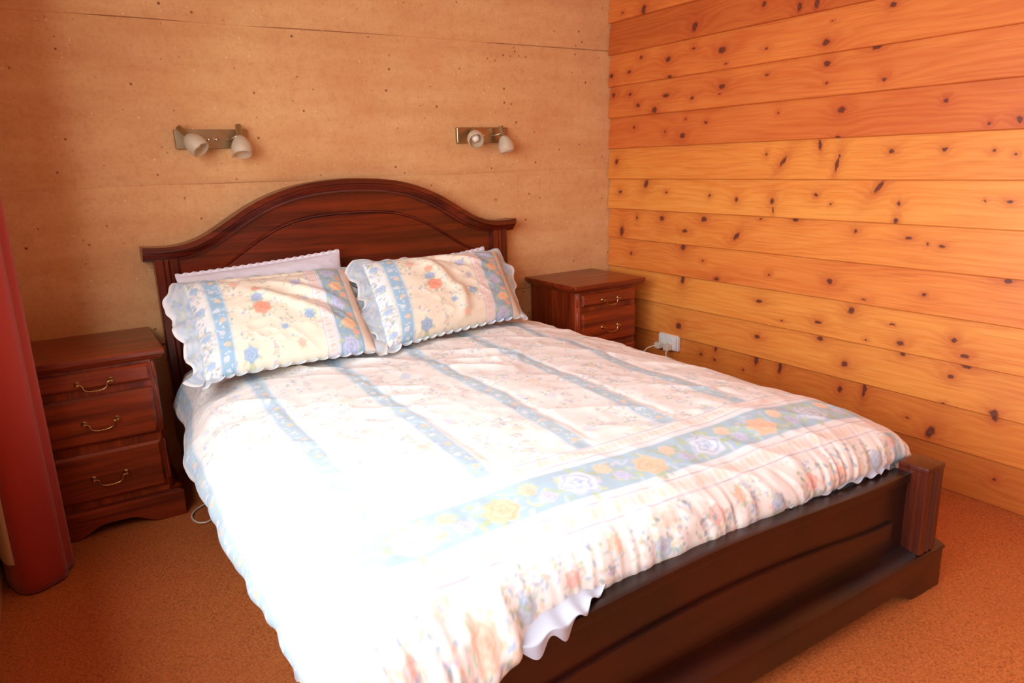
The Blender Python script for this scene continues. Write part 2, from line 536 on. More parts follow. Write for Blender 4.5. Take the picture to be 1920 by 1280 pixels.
wall_right = box('wall_right', (0.0, 0.2), (YF - 0.2, 0.0), (0, ZC), M_DARK, None, 0)
tag(wall_right, 'lapped knotty cedar board wall at the right', None, None, 'structure')
KNOTS = {
    0 : [(-2.04, 0.091, 0.0078, 0.0062)] ,
    1 : [(-1.024, 0.296, 0.0142, 0.0282), (-1.152, 0.289, 0.011, 0.0312), (-0.785, 0.298, 0.0093, 0.0128), (-0.697, 0.256, 0.0112, 0.0087), (-0.785, 0.246, 0.012, 0.0064), (-1.444, 0.264, 0.0113, 0.0145), (-1.545, 0.285, 0.0106, 0.0307), (-2.014, 0.301, 0.0117, 0.0113), (-1.816, 0.197, 0.0187, 0.0286, 25), (-0.957, 0.235, 0.0074, 0.0052), (-1.725, 0.225, 0.0095, 0.0042)] ,
    2 : [(-1.029, 0.406, 0.0163, 0.0089), (-1.336, 0.454, 0.0157, 0.0091), (-0.552, 0.373, 0.0207, 0.0178), (-1.46, 0.375, 0.0166, 0.0142), (-1.68, 0.462, 0.0128, 0.0082), (-1.905, 0.463, 0.022, 0.0076), (-1.86, 0.416, 0.0129, 0.0093), (-2.018, 0.326, 0.0181, 0.015), (-1.852, 0.319, 0.0101, 0.004)] ,
    3 : [(-0.558, 0.607, 0.0156, 0.0233), (-1.027, 0.568, 0.0184, 0.0087), (-1.463, 0.593, 0.0162, 0.0154), (-1.327, 0.524, 0.0177, 0.009), (-1.632, 0.565, 0.0114, 0.0033), (-1.154, 0.502, 0.0087, 0.0038), (-1.673, 0.504, 0.016, 0.0106), (-1.858, 0.549, 0.0127, 0.0099), (-1.54, 0.491, 0.0052, 0.0034), (-1.899, 0.502, 0.0179, 0.0091)] ,
    4 : [(-0.555, 0.768, 0.0186, 0.0182), (-0.187, 0.707, 0.011, 0.0075), (-0.689, 0.714, 0.0073, 0.0056), (-1.071, 0.693, 0.0072, 0.0051), (-1.363, 0.698, 0.0184, 0.0131), (-0.786, 0.639, 0.0195, 0.0088), (-1.998, 0.774, 0.0162, 0.0076), (-1.739, 0.694, 0.009, 0.0062), (-1.517, 0.646, 0.0087, 0.0042)] ,
    5 : [(-0.407, 0.902, 0.0197, 0.0139), (-0.685, 0.91, 0.0201, 0.013), (-0.224, 0.897, 0.0089, 0.0097), (-0.115, 0.82, 0.0169, 0.0313), (-0.571, 0.848, 0.0214, 0.009), (-0.887, 0.845, 0.012539999999999999, 0.023375, 40), (-1.007, 0.926, 0.0098, 0.004), (-1.183, 0.932, 0.0177, 0.0095), (-1.453, 0.903, 0.0114, 0.0088), (-1.663, 0.891, 0.015, 0.0066), (-1.731, 0.875, 0.0064, 0.0049), (-1.779, 0.871, 0.0124, 0.0064)] ,
    6 : [(-0.288, 1.07, 0.0172, 0.0233, 20), (-0.096, 1.027, 0.015, 0.0098), (-0.436, 1.031, 0.0097, 0.0057), (-0.721, 1.021, 0.0084, 0.0064), (-0.878, 1.005, 0.0117, 0.0102), (-1.068, 1.005, 0.0118, 0.0136), (-1.079, 0.97, 0.0047, 0.0136), (-1.274, 1.035, 0.0105, 0.0091), (-1.531, 1.07, 0.01176, 0.0295, 35), (-1.616, 1.012, 0.0085, 0.0083), (-1.901, 1.028, 0.0049, 0.0038), (-1.973, 1.029, 0.012, 0.0059), (-1.342, 1.001, 0.0051, 0.0036), (-1.614, 0.951, 0.0086, 0.0134)] ,
    7 : [(-1.272, 1.229, 0.0082, 0.0222, -15), (-1.359, 1.152, 0.0079, 0.0351, 8), (-1.364, 1.184, 0.0078, 0.0052), (-1.111, 1.167, 0.01086, 0.028124999999999997, 35), (-1.567, 1.196, 0.0104, 0.0082), (-1.753, 1.197, 0.0077, 0.0077), (-1.908, 1.187, 0.0069, 0.0044), (-1.974, 1.176, 0.0059, 0.005), (-1.023, 1.198, 0.0059, 0.0077), (-0.066, 1.184, 0.015, 0.0145)] ,
    8 : [(-1.356, 1.354, 0.0193, 0.0136), (-1.738, 1.356, 0.0076, 0.0075), (-1.888, 1.272, 0.0083, 0.0072), (-1.973, 1.281, 0.013, 0.0112), (-0.542, 1.297, 0.021, 0.0149), (-0.195, 1.353, 0.0105, 0.0069), (-0.422, 1.318, 0.0095, 0.0066), (-0.679, 1.348, 0.0098, 0.0061), (-0.551, 1.369, 0.0075, 0.0053), (-1.07, 1.362, 0.0057, 0.0046), (-1.355, 1.253, 0.0137, 0.0069)] ,
    9 : [(-1.473, 1.563, 0.0221, 0.0111), (-1.28, 1.528, 0.0179, 0.0119), (-1.519, 1.446, 0.0122, 0.008), (-1.288, 1.457, 0.006, 0.0051), (-0.767, 1.495, 0.0212, 0.0118), (-0.422, 1.486, 0.025, 0.0107), (-0.163, 1.515, 0.0141, 0.0091), (-0.034, 1.523, 0.0149, 0.0116), (-0.232, 1.456, 0.0171, 0.0112), (-0.355, 1.425, 0.0227, 0.0176), (-0.596, 1.461, 0.013, 0.0082), (-0.758, 1.465, 0.0093, 0.0049), (-1.004, 1.516, 0.0094, 0.0055)] ,
    10 : [(-1.52, 1.692, 0.017, 0.0107), (-0.762, 1.646, 0.0262, 0.0154), (-0.241, 1.683, 0.0135, 0.0087), (-0.432, 1.649, 0.0185, 0.0146), (-0.59, 1.677, 0.0143, 0.008), (-1.274, 1.603, 0.0199, 0.0151), (-1.291, 1.677, 0.0078, 0.0033), (-0.162, 1.621, 0.014, 0.0089), (-0.026, 1.619, 0.0186, 0.0138), (-0.791, 1.587, 0.0078, 0.0039), (-0.997, 1.618, 0.0093, 0.0045), (-0.453, 1.568, 0.0184, 0.0084)] ,
    11 : [(-0.6, 1.766, 0.0197, 0.0247, 20), (-0.974, 1.793, 0.0139, 0.0125), (-1.147, 1.751, 0.0127, 0.0213), (-1.224, 1.75, 0.0121, 0.025)] ,
    12 : [(-0.267, 1.896, 0.0196, 0.0263)] ,
}
TINTS = {0: ((200, 108, 46), (190, 98, 42), (216, 130, 62)),
         1: ((216, 122, 52), (206, 108, 46), (232, 148, 72)),
         2: ((228, 140, 62), (218, 124, 54), (240, 164, 84)),
         3: ((232, 144, 64), (224, 130, 56), (244, 170, 90)),
         4: ((228, 132, 60), (216, 114, 50), (240, 156, 82)),
         5: ((230, 138, 62), (220, 122, 54), (242, 162, 86)),
         6: ((234, 148, 68), (228, 134, 58), (244, 172, 94)),
         7: ((230, 142, 64), (222, 126, 56), (240, 164, 86)),
         8: ((214, 114, 54), (202, 98, 46), (226, 136, 72)),
         9: ((218, 120, 58), (204, 102, 48), (230, 144, 78)),
         10: ((220, 122, 58), (208, 106, 50), (232, 146, 78)),
         11: ((200, 102, 46), (182, 84, 38), (216, 124, 64))}
PH = 0.1562
for k in range(0, 18):
    z0 = 0.158 + PH * (k - 1)
    z1 = min(z0 + PH + 0.012, ZC)
    if k == 0: z0 = 0.0
    if z0 >= ZC - 0.02: break
    th = 0.026 + random.uniform(-0.0015, 0.0015)
    pts = [(0.0, z0), (-th + 0.003, z0), (-th, z0 + 0.003), (-0.006, z1), (0.0, z1)]
    kn = list(KNOTS.get(k, []))
    for i in range(6):                      # the boards run on past the measured part
        kn.append((random.uniform(YF + .2, -2.2), random.uniform(z0 + .02, z1 - .03), random.uniform(.006, .02), random.uniform(.005, .015)))
    if k > 11:
        for i in range(7): kn.append((random.uniform(-2.2, -.05), random.uniform(z0 + .02, z1 - .03), random.uniform(.006, .02), random.uniform(.005, .016)))
    tint = [(r_, g_ * 1.0, b_ * 0.93) for r_, g_, b_ in TINTS.get(k, TINTS[10])]
    m = plank_mat(k, kn, tint)
    prism('plank', pts, 1, YF, -0.004, m, wall_right, 0, 30)

# left wall: pieces round the window opening
wall_left = bpy.data.objects.new('wall_left', None)
bm = bmesh.new()
bm_box(bm, (XL - 0.30, XL), (YF - 0.2, WIN_Y0), (0, ZC))
bm_box(bm, (XL - 0.30, XL), (WIN_Y1, 0.012), (0, ZC))
bm_box(bm, (XL - 0.30, XL), (WIN_Y0, WIN_Y1), (0, WIN_Z0))
bm_box(bm, (XL - 0.30, XL), (WIN_Y0, WIN_Y1), (WIN_Z1, ZC))
bpy.data.objects.remove(wall_left)
wall_left = from_bm('wall_left', bm, M_EARTH, None, None)
tag(wall_left, 'rammed earth wall with the window, at the left', None, None, 'structure')
bm = bmesh.new()
for y0, y1 in ((WIN_Y0, WIN_Y0 + 0.05), (WIN_Y1 - 0.05, WIN_Y1), ((WIN_Y0 + WIN_Y1) / 2 - 0.025, (WIN_Y0 + WIN_Y1) / 2 + 0.025)):
    bm_box(bm, (XL - 0.24, XL - 0.18), (y0, y1), (WIN_Z0, WIN_Z1), 0.003)
for z0, z1 in ((WIN_Z0, WIN_Z0 + 0.05), (WIN_Z1 - 0.05, WIN_Z1)):
    bm_box(bm, (XL - 0.239, XL - 0.181), (WIN_Y0 + 0.05, WIN_Y1 - 0.05), (z0, z1), 0.003)
win = from_bm('window_1', bm, M_FRAME)
win['kind'] = 'structure'
wf = box('wall_front', (XL - 0.30, 0.2), (YF - 0.2, YF), (0, ZC), M_EARTH, None, 0)
wf['kind'] = 'structure'

# ------------------------------------------------------------------ bed
CX = -1.513
bed = empty('bed', 'dark mahogany bed with arched headboard and low panelled footboard', 'bed', (CX, 0, 0))
half_x = [0, .117, .229, .343, .442, .527, .600, .671, .75, .825]
half_z = [1.153, 1.148, 1.132, 1.098, 1.052, 1.001, .960, .935, .9275, .932]
kx = [-x for x in half_x[::-1]] + half_x[1:]
kz = half_z[::-1] + half_z[1:]
arch = spline(kx, kz)

def sweep_strip(name, xs, zf, prof, mat, parent, smooth=30):
    """prof: (offset along the curve's inward normal, y); swept along the arch"""
    xs = np.asarray(xs); z = zf(xs)
    dz = np.gradient(z, xs)
    nx, nz = -dz / np.sqrt(1 + dz * dz), 1 / np.sqrt(1 + dz * dz)
    nx *= np.clip((0.82 - np.abs(xs)) / 0.08, 0, 1)
    bm = bmesh.new()
    rings = []
    for i in range(len(xs)):
        rings.append([bm.verts.new((xs[i] - nx[i] * o, y, z[i] - nz[i] * o)) for o, y in prof])
    n = len(prof)
    for A, B in zip(rings[:-1], rings[1:]):
        for k in range(n):
            bm.faces.new((A[k], B[k], B[(k + 1) % n], A[(k + 1) % n]))
    bm.faces.new(rings[0]); bm.faces.new(rings[-1][::-1])
    return from_bm(name, bm, mat, parent, smooth)

xs_full = np.linspace(-0.825, 0.825, 120)
sweep_strip('crown_rail', xs_full, arch,
            [(0, -0.015), (0, -0.100), (0.003, -0.104), (0.020, -0.104), (0.024, -0.098), (0.027, -0.097), (0.036, -0.088),
             (0.044, -0.084), (0.047, -0.076), (0.055, -0.074), (0.055, -0.015)], M_WOODX, bed)
for s in (-1, 1):
    o, i = 0.787 * s, 0.708 * s
    w = (i - o)
    pts = [(o, -0.018), (o, -0.072), (o + w * .05, -0.076), (o + w * .36, -0.076), (o + w * .40, -0.070), (o + w * .44, -0.076),
           (o + w * .60, -0.076), (o + w * .64, -0.070), (o + w * .68, -0.076), (i, -0.076), (i, -0.018)]
    prism('headboard_post', pts, 2, 0.0, 0.884, M_WOODZ, bed, 0, 25)
xs = np.linspace(-0.712, 0.712, 90)
prism('headboard_panel', [(-0.712, 0.2)] + [(x, z - 0.03) for x, z in zip(xs, arch(xs))] + [(0.712, 0.2)], 1, -0.052, -0.025, M_WOODX, bed)
bead_x = [0, .124, .24, .342, .434, .524, .585, .63]
bead_z = [1.004, 1.000, .982, .943, .890, .832, .800, .787]
bead = spline([-x for x in bead_x[::-1]] + bead_x[1:], bead_z[::-1] + bead_z[1:])
xs = np.linspace(-0.63, 0.63, 90)
prism('raised_panel', [(-0.63, 0.32)] + list(zip(xs, bead(xs))) + [(0.63, 0.32)], 1, -0.062, -0.05, M_WOODX, bed, 0.004)
sweep_strip('arch_bead', xs, bead, [(-0.012, -0.051), (-0.012, -0.057), (-0.008, -0.061), (-0.003, -0.060), (0.0, -0.055), (0.0, -0.051)], M_WOODX, bed)

# footboard
FX = [0, .17, .34, .46, .58, .70, .78]
FZ = [.381, .377, .369, .3625, .358, .357, .357]
frail = spline([-x for x in FX[::-1]] + FX[1:], FZ[::-1] + FZ[1:])
for s in (-1, 1):
    a, b_ = (0.745, 0.826) if s > 0 else (-0.826, -0.745)
    w = b_ - a
    pts = [(a, -2.110), (a, -2.186), (a + .004, -2.190)]
    for g in (0.38, 0.66):
        pts += [(a + w * g - .006, -2.190), (a + w * g - .003, -2.184), (a + w * g + .003, -2.184), (a + w * g + .006, -2.190)]
    pts += [(b_ - .004, -2.190), (b_, -2.186), (b_, -2.110)]
    fp = prism('footboard_post', pts, 2, 0.13, 0.372, M_POST, bed, 0, 25)
    box('post_cap', (a - .001, b_ + .001), (-2.191, -2.109), (0.366, 0.382), M_POST, fp, 0.003)
xs = np.linspace(-0.746, 0.746, 90)
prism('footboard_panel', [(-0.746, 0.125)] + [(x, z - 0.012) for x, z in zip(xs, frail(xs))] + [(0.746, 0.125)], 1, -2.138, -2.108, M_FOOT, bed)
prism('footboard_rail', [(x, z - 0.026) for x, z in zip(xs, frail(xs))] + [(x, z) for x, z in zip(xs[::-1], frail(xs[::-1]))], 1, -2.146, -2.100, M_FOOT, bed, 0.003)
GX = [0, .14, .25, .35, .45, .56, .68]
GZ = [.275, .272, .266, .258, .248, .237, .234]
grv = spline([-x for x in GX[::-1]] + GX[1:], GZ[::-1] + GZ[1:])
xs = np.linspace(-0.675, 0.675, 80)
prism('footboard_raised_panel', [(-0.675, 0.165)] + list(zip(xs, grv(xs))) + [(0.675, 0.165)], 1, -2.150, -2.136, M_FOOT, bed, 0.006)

def scallop(x0, foot, rise, ztop):
    """front board outline: two feet with an ogee rise to a straight cut"""
    r = []
    for s in (1,):
        r += [(x0, 0.0), (x0 - foot, 0.0)]
        for t in np.linspace(0, 1, 9)[1:]:
            r.append((x0 - foot - 0.11 * t, rise * (0.5 - 0.5 * math.cos(PI * t))))
    l = [(-x, z) for x, z in r[::-1]]
    return r + l + [(-x0, ztop), (x0, ztop)]

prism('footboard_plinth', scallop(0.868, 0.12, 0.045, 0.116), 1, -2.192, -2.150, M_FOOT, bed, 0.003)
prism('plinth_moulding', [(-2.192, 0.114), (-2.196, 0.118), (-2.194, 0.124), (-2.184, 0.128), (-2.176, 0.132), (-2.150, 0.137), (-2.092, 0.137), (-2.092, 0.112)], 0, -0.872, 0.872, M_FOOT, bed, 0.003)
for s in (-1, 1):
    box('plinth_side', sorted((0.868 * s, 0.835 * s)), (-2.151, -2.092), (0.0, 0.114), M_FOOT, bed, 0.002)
    box('side_rail', sorted((0.772 * s, 0.798 * s)), (-2.112, -0.04), (0.15, 0.32), M_WOODY, bed, 0.003)
box('slat_base', (-0.773, 0.773), (-2.10, -0.06), (0.185, 0.215), M_DARK, bed, 0.002)

mattress = box('mattress', (-0.762, 0.762), (-2.04, -0.085), (0.2155, 0.455), M_MATT, None, 0.07, 4)
mattress.location = (CX, 0, 0)
tag(mattress, 'thick white mattress hidden under the floral duvet', 'mattress')

# ------------------------------------------------------------------ cotton print, painted on a canvas of cloth coordinates
class Canvas:
    def __init__(self, u0, u1, v0, v1, base, res=0.0025, seed=3):
        self.u0, self.v0, self.res = u0, v0, res
        self.nu, self.nv = int((u1 - u0) / res) + 1, int((v1 - v0) / res) + 1
        self.a = np.ones((self.nu, self.nv, 3)) * (np.array(base) / 255.0)
        self.rng = np.random.default_rng(seed)
        self.U, self.V = np.meshgrid(u0 + np.arange(self.nu) * res, v0 + np.arange(self.nv) * res, indexing='ij')
    def blend(self, sl, col, al):
        c = np.asarray(col, float) / 255.0
        self.a[sl] = self.a[sl] * (1 - al[..., None]) + c * al[..., None]
    def win(self, u, v, r):
        i0 = max(0, int((u - r - self.u0) / self.res)); i1 = min(self.nu, int((u + r - self.u0) / self.res) + 2)
        j0 = max(0, int((v - r - self.v0) / self.res)); j1 = min(self.nv, int((v + r - self.v0) / self.res) + 2)
        if i0 >= i1 or j0 >= j1: return None
        return (slice(i0, i1), slice(j0, j1))
    def rect(self, u0, u1, v0, v1, col, al=1.0, soft=0.003):
        m = sm(u0 - soft, u0 + soft, self.U) * (1 - sm(u1 - soft, u1 + soft, self.U)) * \
            sm(v0 - soft, v0 + soft, self.V) * (1 - sm(v1 - soft, v1 + soft, self.V)) * al
        self.blend((slice(None), slice(None)), col, m)
    def ell(self, u, v, a, b, ang, col, al=1.0):
        sl = self.win(u, v, max(a, b) * 1.3)
        if sl is None: return
        du, dv = self.U[sl] - u, self.V[sl] - v
        c, s = math.cos(ang), math.sin(ang)
        d = np.sqrt(((du * c + dv * s) / a) ** 2 + ((-du * s + dv * c) / b) ** 2)
        self.blend(sl, col, (1 - sm(0.7, 1.15, d)) * al)
    def rose(self, u, v, r, col, deep, al=1.0):
        g = self.rng
        for k in range(g.integers(6, 10)):
            a = g.uniform(0, 2 * PI)
            self.ell(u + math.cos(a) * r * 1.15, v + math.sin(a) * r * 1.15, r * 0.42, r * 0.17, a + g.uniform(-.5, .5), (190, 206, 158) if g.random() < .7 else (176, 200, 192), 0.6 * al)
        sl = self.win(u, v, r * 1.4)
        if sl is None: return
        du, dv = self.U[sl] - u, self.V[sl] - v
        d = np.sqrt(du * du + dv * dv) / r
        t = np.arctan2(dv, du) + g.uniform(0, 6)
        d = d * (1 + 0.09 * np.cos(6 * t))
        self.blend(sl, col, (1 - sm(0.82, 1.05, d)) * al)
        rings = 0.5 + 0.5 * np.sin(d * 15 + 1.1 * np.sin(5 * t + d * 5) + t)
        self.blend(sl, deep, (1 - sm(0.8, 1.0, d)) * (0.55 * sm(0.55, 0.95, rings) + 0.35 * (1 - sm(0.0, 0.35, d))) * al)
    def sprig(self, u, v, r, kind=0, al=0.8):
        g = self.rng
        cols = [(150, 182, 214), (170, 196, 160), (246, 198, 170), (196, 190, 222), (150, 170, 176)]
        for k in range(g.integers(5, 10)):
            a = g.uniform(0, 2 * PI); q = r * math.sqrt(g.uniform(0.02, 1))
            self.ell(u + q * math.cos(a), v + q * math.sin(a), g.uniform(.004, .009), g.uniform(.0025, .005), g.uniform(0, PI), cols[g.integers(0, 5)], al)
    def stripe(self, axis, c, w, lo, hi, col, edge, period=0.075, al=1.0):
        """blue ribbon with scrolls and small blossoms. axis 0: runs along v at u=c"""
        g = self.rng
        R_ = (lambda p0, p1, q0, q1, cc, a_=1.0: self.rect(p0, p1, q0, q1, cc, a_, 0.0025)) if axis == 0 else \
             (lambda p0, p1, q0, q1, cc, a_=1.0: self.rect(q0, q1, p0, p1, cc, a_, 0.0025))
        R_(c - w, c + w, lo, hi, col, al)
        R_(c - w - .007, c - w - .003, lo, hi, edge, 0.7 * al)
        R_(c + w + .003, c + w + .007, lo, hi, edge, 0.7 * al)
        R_(c - w, c - w + .005, lo, hi, edge, 0.6 * al); R_(c + w - .005, c + w, lo, hi, edge, 0.6 * al)
        n = int((hi - lo) / period) + 1
        for i in range(n):
            q = lo + (i + 0.5) * period
            if q > hi: break
            P = lambda dc, dq: ((c + dc, q + dq) if axis == 0 else (q + dq, c + dc))
            for k in range(9):
                self.ell(*P(g.uniform(-.75, .75) * w, g.uniform(-.5, .5) * period), .007, .003, g.uniform(0, PI),
                         [(226, 236, 240), (232, 240, 244), (190, 208, 160), (166, 190, 216)][g.integers(0, 4)], 0.8 * al)
            self.rose(*P((-.2 if i % 2 else .2) * w, 0), w * .42, [(250, 214, 186), (236, 238, 244)][i % 2], [(244, 182, 150), (170, 186, 220)][i % 2], 0.8 * al)
    def sample(self, u, v):
        x = np.clip((u - self.u0) / self.res, 0, self.nu - 1.001); y = np.clip((v - self.v0) / self.res, 0, self.nv - 1.001)
        i = x.astype(int); j = y.astype(int); fx = (x - i)[..., None]; fy = (y - j)[..., None]
        a = self.a
        c = (a[i, j] * (1 - fx) + a[i + 1, j] * fx) * (1 - fy) + (a[i, j + 1] * (1 - fx) + a[i + 1, j + 1] * fx) * fy
        return np_lin(c)

def scatter(cv, u0, u1, v0, v1, n_spr, n_rose, rr=(.018, .03), al=0.75):
    g = cv.rng
    for i in range(n_spr):
        cv.sprig(g.uniform(u0, u1), g.uniform(v0, v1), g.uniform(.015, .035), 0, al)
    for i in range(n_rose):
        k = g.integers(0, 3)
        cv.rose(g.uniform(u0, u1), g.uniform(v0, v1), g.uniform(*rr), [(250, 206, 186), (200, 216, 234), (248, 222, 200)][k],
                [(244, 172, 150), (150, 178, 214), (240, 190, 160)][k], al)

SU = [-.905, -.630, -.345, -.060, .225, .500, .800]
VB0, VB1, VB2, VB3, VB4 = 1.79, 1.855, 1.975, 1.995, 2.05
DC = Canvas(-1.12, 1.12, 0.2, 2.42, (244, 239, 232))
scatter(DC, -1.1, 1.1, .2, 2.4, 1500, 150, (.012, .022), 0.42)
for c in SU:
    DC.stripe(0, c, .024, .2, 2.4 if c in (SU[0], SU[-1]) else VB0, (182, 206, 218), (206, 222, 230))
DC.rect(-.70, .86, VB0 - .004, VB4 + .01, (246, 238, 232))
for q in (VB0, VB0 + .045, VB3 + .003, VB4 - .003):
    DC.rect(-.70, .86, q - .001, q + .0015, (178, 172, 196), 0.8, 0.001)
for q, h in ((VB0 + .022, .014), ((VB3 + VB4) / 2, .019)):
    for i in range(78):
        u = -.69 + i * .02
        DC.ell(u, q, .0085, h, 0.25, [(246, 216, 196), (248, 226, 208), (238, 220, 212)][i % 3], 0.8)
DC.rect(-.70, .86, VB1, VB2, (176, 203, 216))
for q in (VB1 - .006, VB2 + .006):
    DC.rect(-.70, .86, q - .004, q + .004, (232, 236, 244), 0.9)
g = DC.rng
for i in range(260):
    DC.ell(g.uniform(-.69, .85), g.uniform(VB1 + .012, VB2 - .012), g.uniform(.008, .018), g.uniform(.004, .007), g.uniform(0, PI),
           [(196, 210, 162), (210, 218, 178), (200, 220, 226), (214, 216, 236), (186, 200, 156)][g.integers(0, 5)], 0.75)
for i in range(8):
    u = -.58 + i * .20
    cv = VB1 + .06
    if i % 2 == 0: DC.rose(u, cv + .006, .048, (222, 230, 240), (156, 178, 214), 0.95)
    else: DC.rose(u, cv + .012, .042, (250, 206, 172), (244, 178, 140), 0.95)
    DC.rose(u + .085, cv - .022, .022, (250, 214, 188), (244, 186, 150), 0.9)
    DC.rose(u + .11, cv + .02, .022, (212, 214, 236), (166, 172, 214), 0.9)
for i in range(16):
    DC.rose(-.95 + i * .125 + g.uniform(-.03, .03), 2.11 + g.uniform(-.02, .05), g.uniform(.018, .032),
            [(250, 204, 180), (196, 212, 228), (246, 196, 182)][i % 3], [(242, 168, 140), (146, 174, 206), (232, 150, 140)][i % 3], 0.8)
scatter(DC, -1.1, 1.1, 2.07, 2.3, 200, 14, (.014, .024), 0.6)

# ------------------------------------------------------------------ duvet
def arc_resample(pts, n):
    p = np.array(pts, float)
    # smooth the polyline first (Chaikin)
    for _ in range(3):
        q = np.empty((2 * len(p) - 2, p.shape[1]))
        q[0::2] = p[:-1] * .75 + p[1:] * .25
        q[1::2] = p[:-1] * .25 + p[1:] * .75
        p = np.vstack([p[:1], q, p[-1:]])
    d = np.concatenate([[0], np.cumsum(np.linalg.norm(np.diff(p, axis=0), axis=1))])
    t = np.linspace(0, d[-1], n)
    return np.stack([np.interp(t, d, p[:, k]) for k in range(p.shape[1])], -1), t

left_prof = [(0, 0), (.3, .002), (.5, .008), (.66, .022), (.75, .045), (.815, .085), (.86, .125), (.878, .16), (.868, .178), (.825, .178)]
right_prof = [(0, 0), (.3, .004), (.5, .013), (.66, .03), (.75, .05), (.825, .085), (.865, .13), (.875, .165), (.862, .178), (.82, .178)]
L_, tl = arc_resample(left_prof, 300)
R_, tr = arc_resample(right_prof, 300)
bxp = np.concatenate([-L_[::-1, 0], R_[1:, 0]]); dup = np.concatenate([L_[::-1, 1], R_[1:, 1]]); up = np.concatenate([-tl[::-1], tr[1:]])
foot_prof = [(.24, .012), (.6, .0), (1.2, .0), (1.7, .005), (1.86, .014), (1.97, .032), (2.05, .06), (2.092, .095), (2.108, .13), (2.108, .15), (2.095, .166), (2.05, .172)]
F_, tf = arc_resample(foot_prof, 620)
sp, dvp, vp = F_[:, 0], F_[:, 1], tf + .24
ZT = 0.528
U2, V2 = np.meshgrid(up, vp, indexing='ij')
BX = np.repeat(bxp[:, None], len(vp), 1); DU = np.repeat(dup[:, None], len(vp), 1)
SS = np.repeat(sp[None], len(up), 0); DV = np.repeat(dvp[None], len(up), 0)
D0 = .178
shrink = 0.935 + 0.065 * sm(.45, .95, SS)
BX = np.where(np.abs(BX) > .6, np.sign(BX) * (.6 + (np.abs(BX) - .6) * (1 - (1 - shrink) * 3.2)), BX)
drop = (np.clip(DU, 0, 1) ** 2.6 + np.clip(DV, 0, 1) ** 2.6) ** (1 / 2.6)
cw = np.clip(DU / D0, 0, 1) * np.clip(DV / D0, 0, 1)
BX = BX * (1 - np.where(BX > 0, .03, .055) * cw); SS = SS - np.where(BX > 0, .035, .06) * cw
hang = sm(.06, .15, DU)
BX += np.where(BX < 0, -1, 1) * hang * (.003 * np.sin(V2 * 9 + 1) * (BX < 0) + .0025 * np.sin(V2 * 23))
Z = ZT - drop
# the hem's height wanders along the left side
Z += hang * (BX < 0) * (.005 * np.sin(V2 * 6.1 + 2.0) + .003 * np.sin(V2 * 31) - .018 * sm(1.25, 1.0, V2) )
# at the near foot corner the cloth is pulled out over the footboard and hangs in front of it
wt = (1 - sm(-.62, -.40, BX)) * np.clip(DV / .172, 0, 1) ** 1.6 * (1 - .6 * hang)
SS += wt * .100; Z -= wt * .045
n1, n2, n3, n4 = Noise2(21), Noise2(22), Noise2(23), Noise2(24)
P3 = np.stack([BX, -SS, Z], -1)
du_ = np.gradient(P3, axis=0); dv_ = np.gradient(P3, axis=1)
nn = np.cross(dv_, du_); nn /= np.linalg.norm(nn, axis=-1, keepdims=True) + 1e-9
top = 1 - sm(.05, .13, drop)
h = .008 * n1(U2 * 4.2, V2 * 3.8) * top
rot = (U2 * .8 + V2 * .6, -U2 * .6 + V2 * .8)
h += .0068 * (1 - 2 * np.abs(n2(rot[0] * 4.5, rot[1] * 9.5))) * (0.55 + .6 * (1 - sm(.8, 1.5, V2))) * top
h += .0030 * (1 - 2 * np.abs(n3(U2 * 11 + n1(U2 * 3, V2 * 3), V2 * 13))) * (0.5 + .5 * (1 - sm(.7, 1.4, V2))) * top
h += .0012 * n4(U2 * 30, V2 * 30)
for c in SU[1:-1]:
    h -= .0028 * np.exp(-((U2 - c - .03) / .012) ** 2) * (1 - sm(1.7, 1.8, V2))
# gathered pleats where the foot end turns down
ph = U2 * 150 + 5 * n2(U2 * 7, V2 * 5) + (V2 - 2.05) * 38 * n1(U2 * 3 + 9, V2 * 0)
amp = .0018 * sm(2.0, 2.15, V2) * (0.35 + 0.65 * np.clip(n3(U2 * 4, V2 * 2 + 7) + .55, 0, 1.2))
h += amp * (np.sin(ph) + .4 * np.sin(ph * 1.7 + 1)) * (1 - .5 * hang)
ph2 = U2 * 55 + 4 * n2(U2 * 3 + 3, V2 * 3)
h += .0018 * sm(2.02, 2.16, V2) * np.sin(ph2)
h += hang * .003 * np.sin(V2 * 44 + 5 * n1(V2 * 3, U2 * 2)) * sm(.9, 1.1, V2)
h += wt * (.011 * np.sin(U2 * 46 + 3 * n2(U2 * 9, V2 * 4)) + .006 * n3(U2 * 38, V2 * 30))
nn = np.where(nn[..., 2:3] < -.95, -nn, nn)
P3 = P3 + nn * h[..., None]
cu = U2 + 0.038 * (V2 - 1.3) + .006 * n1(U2 * 3 + 5, V2 * 3); cvv = V2 + .006 * n2(U2 * 3, V2 * 3 + 5) - .010 * U2
duvet = grid_mesh('duvet', P3[..., 0], P3[..., 1], P3[..., 2], M_PRINT, None, DC.sample(cu, cvv), 180, flip=True)
duvet.location = (CX, 0, 0)
tag(duvet, 'cream floral duvet with pale blue stripes spread over the bed', 'duvet')

